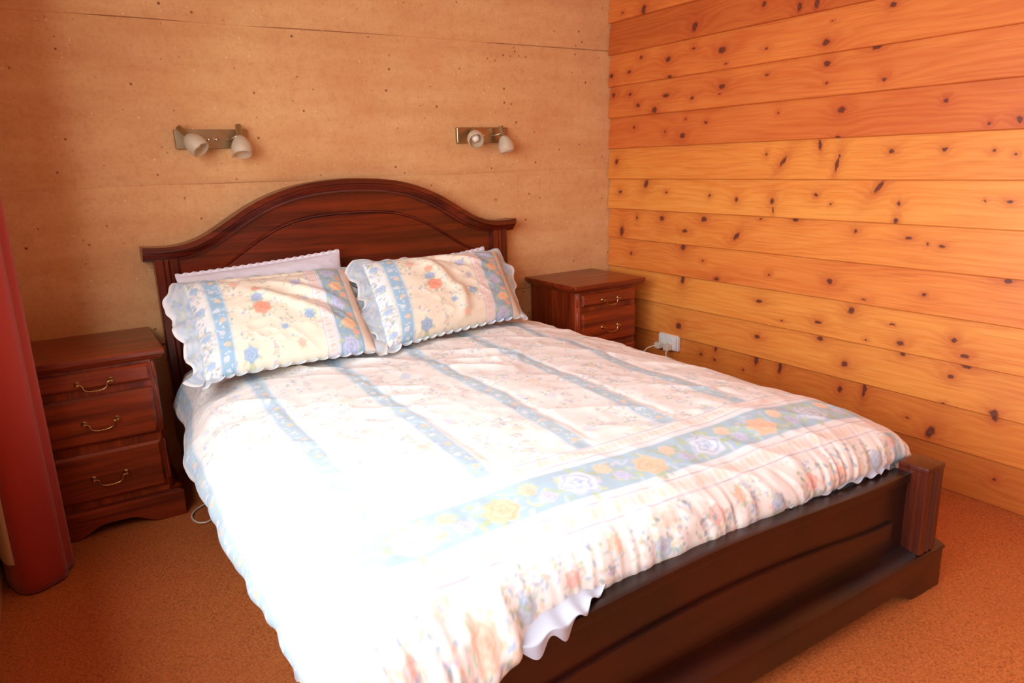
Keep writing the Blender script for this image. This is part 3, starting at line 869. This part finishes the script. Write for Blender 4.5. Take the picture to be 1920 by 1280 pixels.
# ------------------------------------------------------------------ sheet that shows below the duvet
def sheet_path(n=700):
    pts = [(-.815, .45), (-.835, .8), (-.838, 1.2), (-.838, 1.7), (-.835, 1.95), (-.80, 2.06), (-.70, 2.095), (-.4, 2.10), (.0, 2.10), (.5, 2.10), (.70, 2.095), (.735, 2.085)]
    return arc_resample(pts, n)
SP, st = sheet_path()
bx_, ss_ = SP[:, 0], SP[:, 1]
side = 1 - sm(-.80, -.72, bx_)
zb = .372 + 0 * bx_
zb -= .125 * side * np.exp(-((ss_ - .72) / .075) ** 4) + .115 * side * np.exp(-((ss_ - 1.83) / .06) ** 4)
out = (1 - side) * (np.exp(-((bx_ + .47) / .15) ** 4) * (.053 + .004 * np.sin(bx_ * 105 + 4 * n1(bx_ * 9, 0 * bx_))) + np.exp(-((bx_ - .66) / .06) ** 2) * .012 + .004)
K = 14
X = np.zeros((len(bx_), K)); Y = X.copy(); Z_ = X.copy()
for k in range(K):
    r = k / (K - 1)
    zt = .41 + (zb - .425) * r
    fold = .003 * np.sin(st * 75 + 3 * n2(st * 9, 0 * st)) * r
    X[:, k] = bx_ + side * (.022 - .02 * r + .035 * (1 - sm(.75, 1.1, ss_)) * (1 - .7 * r)) + fold * side
    o = out * sm(.25, .7, np.full_like(bx_, r))
    lay = sm(.0, .55, np.full_like(bx_, r))
    zf = frail(np.clip(bx_, -.78, .78)) + .009
    zfoot = .43 + (zf - .43) * lay - sm(.70, 1, np.full_like(bx_, r)) * np.clip(out - .047, 0, 1) * 2.2 + .005 * np.sin(st * 110 + 4 * n3(st * 8, 0 * st)) * r * (.3 + lay)
    Y[:, k] = -(ss_ + (1 - side) * (o - .012 * (1 - lay)) + fold * (1 - side))
    Z_[:, k] = side * zt + (1 - side) * zfoot
sheet = grid_mesh('flat_sheet', X, Y, Z_, M_SHEET, None, None, 180)
sheet.location = (CX, 0, 0)
tag(sheet, 'pale blue white sheet peeking out below the duvet hem', 'sheet')

# ------------------------------------------------------------------ pillows
PW, PHH = .318, .238
PC = Canvas(-.36, .36, -.28, .28, (246, 238, 216), 0.002, 8)
scatter(PC, -.24, .15, -.26, .26, 60, 0, (.02, .03), 0.5)
g = PC.rng
PC.rose(-.085, .0, .034, (248, 176, 148), (236, 132, 108), 0.95)
PC.rose(-.095, .055, .022, (172, 192, 222), (138, 164, 206), 0.9)
PC.rose(-.09, .10, .018, (246, 186, 160), (236, 146, 126), 0.9)
for u, v, r, k in ((.085, -.07, .022, 0), (.07, .12, .024, 2), (-.16, -.20, .028, 0), (.03, -.19, .016, 1), (-.04, .18, .016, 1), (-.16, .15, .02, 1), (.09, .03, .014, 2), (-.02, -.11, .014, 0)):
    PC.rose(u, v, r, [(166, 196, 224), (248, 204, 182), (200, 200, 226)][k], [(126, 160, 206), (240, 168, 146), (160, 166, 210)][k], 0.85)
PC.stripe(0, -.240, .026, -.28, .28, (160, 196, 220), (198, 218, 232), 0.055)
PC.rect(-.36, -.275, -.28, .28, (238, 238, 238), .85, .004)
for i in range(30):
    PC.sprig(-.298 + g.uniform(-.02, .02), g.uniform(-.26, .26), .02, 0, 0.5)
for v in (-.2, -.08, .05, .17): PC.rose(-.297, v, .017, (176, 200, 226), (136, 166, 208), 0.8)
PC.rect(.122, .276, -.28, .28, (240, 236, 236), .9)
for i in range(40): PC.ell(.143, -.27 + i * .014, .013, .005, .15, [(248, 204, 186), (250, 222, 206)][i % 2], .9)
for q in (.124, .160, .168): PC.rect(q - .001, q + .001, -.28, .28, (186, 176, 200), .7, .001)
PC.rect(.174, .272, -.28, .28, (158, 190, 212))
for i in range(90):
    PC.ell(g.uniform(.178, .268), g.uniform(-.28, .28), g.uniform(.006, .014), g.uniform(.003, .006), g.uniform(0, PI), [(196, 214, 160), (212, 222, 176), (186, 210, 224)][g.integers(0, 3)], .8)
for i, v in enumerate((-.22, -.13, -.02, .08, .17, .25)):
    PC.rose(.224 + (.008 if i % 2 else -.008), v, .034 if i % 2 == 0 else .03, [(206, 212, 236), (250, 212, 170)][i % 2], [(150, 166, 214), (242, 168, 132)][i % 2], .95)
    PC.rose(.25, v + .05, .016, (250, 200, 176), (238, 150, 130), .85)
PC.rect(.276, .36, -.28, .28, (240, 226, 208), .85, .004)

def creases(a, b, lines):
    h = 0.0
    for (x0, y0, x1, y1, w, amp) in lines:
        dx, dy = x1 - x0, y1 - y0; L = math.hypot(dx, dy)
        t = ((a - x0) * dx + (b - y0) * dy) / (L * L)
        d = ((a - x0) * dy - (b - y0) * dx) / L + .02 * np.sin(t * 5)
        h = h + 1.5 * amp * np.exp(-(d / w) ** 2) * sm(-.15, .2, t) * (1 - sm(.75, 1.1, t))
    return h

def corner_frame(c):
    BL, BR, TL, TR = [np.array(q, float) for q in c]
    def pos(a, b):
        a = np.asarray(a, float)[..., None]; b = np.asarray(b, float)[..., None]
        s, t = (a + 1) / 2, (b + 1) / 2
        return (BL * (1 - s) + BR * s) * (1 - t) + (TL * (1 - s) + TR * s) * t
    ex = (BR - BL) + (TR - TL); W = np.linalg.norm(ex) / 4; ex /= np.linalg.norm(ex)
    ey = (TL - BL) + (TR - BR); H = np.linalg.norm(ey) / 4; ey /= np.linalg.norm(ey)
    ez = np.cross(ex, ey); ez /= np.linalg.norm(ez)
    return pos, ex, ey, ez, W, H

def outline(a, b):
    return a * (1 - .03 * (1 - b * b)), b * (1 - .035 * (1 - a * a))

def pillow_surface(c, T, lines, seed):
    pos, ex, ey, ez, W, H = corner_frame(c)
    na, nb = 220, 150
    a = np.sin(np.linspace(-PI / 2, PI / 2, na)); b = np.sin(np.linspace(-PI / 2, PI / 2, nb))
    a = .55 * a + .45 * np.linspace(-1, 1, na); b = .55 * b + .45 * np.linspace(-1, 1, nb)
    bb = np.concatenate([b, b[::-1][1:]])
    sgn = np.concatenate([np.ones(nb), -np.ones(nb - 1)])
    A, B = np.meshgrid(a, bb, indexing='ij'); S_ = np.repeat(sgn[None], na, 0)
    th = T * np.clip((1 - A ** 4) * (1 - B ** 4), 0, 1) ** .55
    nA, nB = Noise2(seed), Noise2(seed + 1)
    oa, ob_ = outline(A, B)
    inner = np.clip((1 - A ** 6) * (1 - B ** 6), 0, 1)
    h = th + inner * (.004 * nA(A * 3, B * 2.4) + .0025 * (1 - 2 * np.abs(nB(A * 5 + B * 3, B * 5 - A * 2))) + creases(A, B, lines))
    h = np.where(S_ > 0, h, -th * .8)
    P = pos(oa, ob_) + ez * h[..., None]
    return P, A * PW, B * PHH

def ruffle(parent, c, seed, wid, zmin=.532):
    """gathered frill round the seam: bottom, right, top, left"""
    pos, ex, ey, ez, W, H = corner_frame(c)
    nz = Noise2(seed)
    segs = [((-1, -1), (1, -1), (0, -1), wid[0]), ((1, -1), (1, 1), (1, 0), wid[1]), ((1, 1), (-1, 1), (0, 1), wid[2]), ((-1, 1), (-1, -1), (-1, 0), wid[3])]
    ab, out, wd, am, tp = [], [], [], [], []
    for k, (p, q, o, w) in enumerate(segs):
        n = 420 if k in (0, 2) else 260
        for i in range(n):
            t = i / n
            e1 = max(0, (t - .93) / .07) * .5; e0 = max(0, (.07 - t) / .07) * .5
            oo = np.array(o, float) * (1 - e1 - e0) + np.array(segs[(k + 1) % 4][2], float) * e1 + np.array(segs[(k - 1) % 4][2], float) * e0
            ab.append((p[0] + (q[0] - p[0]) * t, p[1] + (q[1] - p[1]) * t)); out.append(oo / np.linalg.norm(oo))
            wd.append(w * (1 - e1 - e0) + segs[(k + 1) % 4][3] * e1 + segs[(k - 1) % 4][3] * e0)
            am.append({0: 1 - e1 - e0, 1: e0, 2: 0, 3: e1}[k]); tp.append({2: 1 - e1 - e0, 1: e1, 0: 0, 3: e0}[k])
    ab = np.array(ab + ab[:1]); out = np.array(out + out[:1]); wd = np.array(wd + wd[:1]); bot = np.array(am + am[:1]); tp = np.array(tp + tp[:1])
    per = pos(*outline(ab[:, 0], ab[:, 1]))
    d = np.concatenate([[0], np.cumsum(np.linalg.norm(np.diff(per, axis=0), axis=1))])
    K = 10
    P = np.zeros((len(per), K, 3)); C = np.zeros((len(per), K, 3))
    ph = d / .043 * 2 * PI + 2.8 * nz(d * 9, d * 0 + .5)
    ph2 = d / .10 * 2 * PI + 3.5 * nz(d * 6, d * 0 + 9)
    lobe = nz(d * 11, d * 0 + 3) + .6 * nz(d * 23, d * 0 + 6)
    side = (1 - bot) * (1 - tp)
    wd = wd * (1 + (.45 * side + .15) * lobe)
    ox, oy = out[:, 0:1], out[:, 1:2]
    for k in range(K):
        r = k / (K - 1)
        o3 = ex * ox + ey * oy
        fl = .85 * bot[:, None] * (oy < 0)
        o3 = o3 * (1 - fl) + np.array([0, -1.0, .02]) * fl
        p = per + o3 * (wd * r)[:, None]
        p += (ez * (.010 * side * r ** 1.2 * np.sin(ph2))[:, None])
        p += np.array([0, 0, 1.0]) * (bot * r ** .8 * (.009 + .0075 * np.sin(ph)))[:, None]
        p += ex * (bot * r ** 1.3 * .010 * np.cos(ph))[:, None]
        p += ez * (tp * r * (.006 * np.sin(ph2) - .006 * r))[:, None]
        p += np.array([0, 0, -1.0]) * (side * r * r * .014)[:, None]
        p[:, 2] = np.where(bot > .3, np.maximum(p[:, 2], zmin + .004), p[:, 2])
        P[:, k] = p
        t1 = np.clip(.5 + .8 * nz(d * 60 + k * .4, d * 0 + k * 1.1), 0, 1)[:, None]
        t2 = sm(.25, .6, nz(d * 45 + 7, d * 0 + k * 1.3 + 2))[:, None]
        t3 = sm(.35, .7, nz(d * 52 + 17, d * 0 + k * 1.2 + 9))[:, None]
        cc = np.array((214, 222, 228.)) * (1 - t1) + np.array((184, 203, 219.)) * t1
        cc = cc * (1 - .6 * t2) + np.array((196, 210, 178.)) * .6 * t2
        cc = cc * (1 - .6 * t3) + np.array((158, 184, 214.)) * .6 * t3
        if k >= K - 2: cc = np.repeat(np.array((232, 234, 232.))[None], len(d), 0)
        C[:, k] = cc / 255.0
    grid_mesh('ruffle', P[..., 0], P[..., 1], P[..., 2], M_PRINT, parent, np_lin(C), 180)

def pillow(name, label, c, T, lines, seed, group, floral=True, wid=(.03, .05, .02, .07)):
    P, x, y = pillow_surface(c, T, lines, seed)
    if floral:
        ob = grid_mesh(name, P[..., 0], P[..., 1], P[..., 2], M_PRINT, None, PC.sample(x, y), 180)
        ruffle(ob, c, seed + 5, wid)
    else:
        ob = grid_mesh(name, P[..., 0], P[..., 1], P[..., 2], M_WHITE, None, None, 180)
        pos, ex, ey, ez, W, H = corner_frame(c)
        n, K = 300, 5
        t = np.linspace(-1, 1, n)
        e = pos(*outline(t, np.ones(n)))
        Q = np.zeros((n, K, 3))
        for k in range(K):
            r = k / (K - 1)
            Q[:, k] = e + ey * (-.002 + r * (.012 + .004 * np.abs(np.sin(t * 34))))[:, None] + ez * (.003 * np.sin(t * 68) * r)[:, None]
        grid_mesh('scalloped_edge', Q[..., 0], Q[..., 1], Q[..., 2], M_WHITE, ob, None, 180)
    tag(ob, label, 'pillow', group)
    return ob

pillow('white_pillow', 'plain white quilted pillow leaning on the headboard behind the left floral pillow',
       ((-2.235, -.27, .553), (-1.615, -.27, .56), (-2.245, -.15, .818), (-1.605, -.15, .856)), .04, [], 41, 'white pillows behind the floral ones', False)
pillow('white_pillow', 'white pillow almost hidden behind the right floral pillow',
       ((-1.52, -.26, .553), (-.90, -.25, .553), (-1.50, -.145, .745), (-.898, -.145, .806)), .04, [], 43, 'white pillows behind the floral ones', False)
pillow('floral_pillow', 'left floral pillow with ruffled edge, nearest the three drawer bedside table by the curtain',
       ((-2.267, -.690, .551), (-1.682, -.680, .551), (-2.245, -.325, .811), (-1.636, -.295, .802)), .066,
       [(-.35, .45, .75, -.55, .09, .009), (-.1, .62, .7, .05, .07, .006), (-.6, .82, .5, .86, .08, -.012), (.1, .3, .8, -.25, .06, -.006), (-.8, -.2, -.5, .6, .12, .004)],
       51, 'floral pillows', True, (.03, .04, .030, .066))
pillow('floral_pillow', 'right floral pillow with ruffled edge, nearest the bedside table beside the timber wall',
       ((-1.632, -.672, .551), (-.955, -.530, .551), (-1.575, -.325, .818), (-.915, -.275, .806)), .070,
       [(-.35, .85, .05, -.2, .10, .011), (-.1, .9, .75, .35, .07, .008), (.05, -.1, .1, -.85, .09, .008), (.2, .95, .9, .6, .06, -.006), (-.25, .8, .35, .45, .05, -.006)],
       61, 'floral pillows', True, (.03, .045, .02, .065))

# ------------------------------------------------------------------ bedside tables
def make_bedside():
    t = empty('bedside_table', None, None)
    # carcass with chamfered front corners
    pts = [(-.19, -.012), (.19, -.012), (.19, -.385), (.175, -.402), (-.175, -.402), (-.19, -.385)]
    prism('carcass', pts, 2, 0.06, 0.587, M_NSZ, t, 0, 25)
    for s in (-1, 1):
        bm = bmesh.new()
        for z0, z1 in ((.14, .29), (.32, .49), (.51, .575)):
            bm_tube(bm, [(.182 * s, -.393, z0), (.182 * s, -.393, z0 + .006), (.182 * s, -.393, z1 - .006), (.182 * s, -.393, z1)], [.002, .0055, .0055, .002], 10)
        from_bm('corner_column', bm, M_NSZ, t, 50)
    top = box('table_top', (-.2225, .2225), (-.432, -.004), (.6, .621), M_NSX, t, .006, 3)
    bm = bmesh.new()
    prof = [(.205, -.414, .585), (.209, -.418, .589), (.213, -.423, .594), (.216, -.426, .6005)]
    loops = []
    for hx, fy, z in prof:
        loops.append([bm.verts.new(p) for p in ((-hx, fy, z), (hx, fy, z), (hx, -.008, z), (-hx, -.008, z))])
    for A, B in zip(loops[:-1], loops[1:]):
        for i in range(4): bm.faces.new((A[i], A[(i + 1) % 4], B[(i + 1) % 4], B[i]))
    bm.faces.new(loops[0]); bm.faces.new(loops[-1][::-1])
    from_bm('top_moulding', bm, M_NSX, t, 20)
    for z0, z1, hz in ((.514, .573, .538), (.323, .488, .402), (.126, .294, .206)):
        bm = bmesh.new()
        # front with a sloping edge all round
        lo = [(-.168, -.402, z0), (.168, -.402, z0), (.168, -.402, z1), (-.168, -.402, z1)]
        l2 = [(x, -.412, z) for x, _, z in lo]
        i_ = .009
        l3 = [(-.168 + i_, -.420, z0 + i_), (.168 - i_, -.420, z0 + i_), (.168 - i_, -.420, z1 - i_), (-.168 + i_, -.420, z1 - i_)]
        V = [[bm.verts.new(p) for p in l] for l in (lo, l2, l3)]
        for A, B in zip(V[:-1], V[1:]):
            for i in range(4): bm.faces.new((A[i], A[(i + 1) % 4], B[(i + 1) % 4], B[i]))
        bm.faces.new(V[0]); bm.faces.new(V[-1][::-1])
        d = from_bm('drawer', bm, M_NSX, t, 20)
        bm = bmesh.new()
        for s in (-1, 1):
            bm_lathe(bm, [(0.009, 0), (.009, .002), (.005, .005), (.004, .014), (.006, .017), (.0045, .021), (0, .022)], (.049 * s, -.4195, hz), (0, -1, 0), 14)
        yb = -.436
        pth = [(-.049, yb, hz), (-.040, yb, hz - .001), (-.035, yb, hz - .006), (-.034, yb, hz - .014), (-.030, yb, hz - .021), (-.022, yb, hz - .025), (-.008, yb, hz - .027)]
        pth = pth + [(-x, y, z) for x, y, z in pth[::-1]]
        bm_tube(bm, pth, .0024, 8)
        for xx in (-.012, 0, .012): bm_lathe(bm, [(0, -.003), (.0034, -.0015), (.0034, .0015), (0, .003)], (xx, yb, hz - .0272), (1, 0, 0), 8)
        from_bm('bail_handle', bm, M_BRASS, d, 50)
    bm = bmesh.new()
    bm_prism(bm, scallop(.216, .075, .038, .088), 1, -.424, -.402, .002)
    from_bm('plinth', bm, M_NSX, t, 30)
    for s in (-1, 1):
        box('plinth_side', sorted((.216 * s, .196 * s)), (-.4025, -.01), (0, .088), M_WOODY, t, .002)
    bm = bmesh.new()
    prof = [(.218, -.426, .086), (.218, -.426, .092), (.212, -.420, .096), (.204, -.412, .100)]
    loops = []
    for hx, fy, z in prof:
        loops.append([bm.verts.new(p) for p in ((-hx, fy, z), (hx, fy, z), (hx, -.008, z), (-hx, -.008, z))])
    for A, B in zip(loops[:-1], loops[1:]):
        for i in range(4): bm.faces.new((A[i], A[(i + 1) % 4], B[(i + 1) % 4], B[i]))
    bm.faces.new(loops[0]); bm.faces.new(loops[-1][::-1])
    from_bm('plinth_moulding', bm, M_NSX, t, 20)
    return t

def copy_tree(o, parent=None):
    c = o.copy(); COL.objects.link(c)
    if parent is not None:
        c.parent = parent
    for ch in list(o.children): copy_tree(ch, c)
    return c

ns1 = make_bedside()
ns2 = copy_tree(ns1)
for o, x, lab in ((ns1, -2.569, 'mahogany bedside table with three drawers between red curtain and bed'),
                  (ns2, -.361, 'mahogany bedside table in the corner against the timber wall')):
    o.location = (x, -.002, 0)
    tag(o, lab, 'bedside table', 'pair of bedside tables')

# ------------------------------------------------------------------ wall lamps
def wall_lamp(label, x, z, half, heads, name='wall_lamp'):
    t = empty(name, label, 'wall lamp', (x, 0, z), 0, 'wall lamps above the bed')
    box('back_plate', (-half, half), (-.020, .0), (-.036, .036), M_NICKEL, t, .004, 3)
    bm = bmesh.new()
    for sx in (-.014, .014) if half < .137 else (0,):
        bm_lathe(bm, [(.0085, 0), (.0085, .004), (.006, .009), (0, .011)], (sx, -.020, -.002), (0, -1, 0), 16)
    from_bm('screw', bm, M_CHROME, t, 50)
    for (sx, sy, sz), d in heads:
        d = Vector(d).normalized()
        s = Vector((sx, sy, sz))
        bm = bmesh.new()
        root = Vector((sx * .62, -.020, -.002))
        bm_tube(bm, [root, root + Vector((0, -.02, 0)), Vector((sx * .72, -.045, -.001)), Vector((sx * .9, sy, sz * .4)), s], .0042, 10)
        from_bm('arm', bm, M_NICKEL, t, 60)
        lathe('lamp_socket', [(0, -.026), (.0115, -.026), (.0125, -.024), (.0125, .022), (.0145, .024), (.0145, .03), (0, .03)], s, d, M_NICKEL, t, 20)
        prof = [(.013, .022), (.018, .026), (.026, .036), (.034, .052), (.0385, .068), (.0385, .082), (.035, .096), (.033, .098), (.0325, .095), (.036, .081), (.036, .068), (.0315, .053), (.0235, .038), (.016, .029), (.011, .026)]
        sh = lathe('lamp_shade', prof, s, d, M_GLASS, t, 32, 70)
        lathe('bulb', [(.007, .026), (.008, .04), (.015, .054), (.018, .064), (.015, .076), (.008, .081), (0, .083)], s, d, M_BULB, sh, 20, 80)
    return t

wall_lamp('twin brass wall lamp with frosted shades above the left floral pillow', -2.027, 1.321, .1345,
          [((-.108, -.058, .024), (.46, -.55, -.66)), ((.094, -.060, .026), (-.06, -.42, -.90))])
wall_lamp('twin brass wall lamp with frosted shades nearest the timber wall', -.808, 1.327, .139,
          [((-.075, -.055, .012), (-.30, -.82, -.42)), ((.080, -.062, .014), (.16, -.22, -.96))])

# ------------------------------------------------------------------ curtain
def curtain():
    pl = [(-2.884, -.40), (-2.80, -.49), (-2.725, -.565), (-2.714, -.60), (-2.730, -.622), (-2.742, -.638), (-2.735, -.664), (-2.775, -.694), (-2.815, -.712), (-2.846, -.704), (-2.870, -.655), (-2.884, -.60)]
    q, t = arc_resample(pl, 90)
    zs = np.linspace(.006, 2.32, 80)
    nz = Noise2(77)
    T, Zz = np.meshgrid(t, zs, indexing='ij')
    X = np.repeat(q[:, 0:1], len(zs), 1) + .006 * nz(T * 14, Zz * 1.3) * sm(2.3, .2, Zz)
    Y = np.repeat(q[:, 1:2], len(zs), 1) + .006 * nz(T * 14 + 20, Zz * 1.3)
    X = np.maximum(X, -2.893)
    ob = grid_mesh('curtain', X, Y, Zz, M_CURT, None, None, 180)
    tag(ob, 'rust red curtain bunched at the left of the bedside table', 'curtain')
    md = ob.modifiers.new('cloth', 'SOLIDIFY'); md.thickness = .003
    pl = [(-2.835, -.690), (-2.852, -.688), (-2.868, -.66), (-2.880, -.61)]
    q, t = arc_resample(pl, 20)
    zs = np.linspace(.10, 2.3, 30)
    T, Zz = np.meshgrid(t, zs, indexing='ij')
    l = grid_mesh('lining', np.repeat(q[:, 0:1], 30, 1) - .012, np.repeat(q[:, 1:2], 30, 1) - .006, Zz, M_LINING, ob, None, 180)
    l['label'] = 'cream lining along the curtain edge'
curtain()

# ------------------------------------------------------------------ power point, plugs and cables
soc = empty('power_socket', 'white double power socket low on the timber wall', 'power socket', (-.02, -.497, .282))
box('mounting_block', (-.016, .004), (-.066, .066), (-.040, .040), M_PLASTIC, soc, .004)
box('face_plate', (-.026, -.0155), (-.061, .061), (-.036, .036), M_PLASTIC, soc, .003)
for y in (-.034, .034):
    box('rocker_switch', (-.030, -.0255), (y - .008, y + .008), (.010, .026), M_PLASTIC, soc, .002)

def plug(label, loc, cord, ang):
    o = empty('power_plug', label, 'plug', loc, 0, 'plugs in the wall socket')
    b_ = box('plug_body', (-.034, 0), (-.017, .017), (-.016, .016), M_CABLE, o, .006, 3)
    tube('cord', cord, .0032, M_CABLE, o, 8)
plug('cream plug nearer the bedside table, its cord looping away from the wall', (-.047, -.455, .262),
     [(-.03, .0, 0), (-.05, .012, -.002), (-.07, .026, -.012), (-.088, .034, -.03), (-.10, .03, -.07), (-.11, .0, -.16), (-.12, -.05, -.235), (-.13, -.15, -.256), (-.26, -.2, -.2575)], 0)
plug('cream plug farther from the bedside table, its cord dropping straight down', (-.047, -.518, .262),
     [(-.025, -.004, -.012), (-.036, -.010, -.026), (-.038, -.014, -.045), (-.03, -.016, -.08), (-.025, -.01, -.16), (-.03, 0, -.235), (-.06, .02, -.256), (-.2, .06, -.2575)], 0)

cpts = [(-2.02, -.36, .006), (-2.14, -.345, .006), (-2.24, -.372, .006), (-2.31, -.412, .006), (-2.343, -.455, .0062), (-2.348, -.505, .0065), (-2.334, -.548, .0065),
        (-2.305, -.558, .0065), (-2.278, -.53, .0065), (-2.262, -.47, .0068), (-2.252, -.40, .010), (-2.20, -.34, .013), (-2.08, -.30, .006)]
cq, _ = arc_resample(cpts, 70)
cab = tube('cable', [tuple(p) for p in cq], .0034, M_CABLE, None, 8)
tag(cab, 'white cable curled in a loop on the cork floor beside the bed', 'cable')
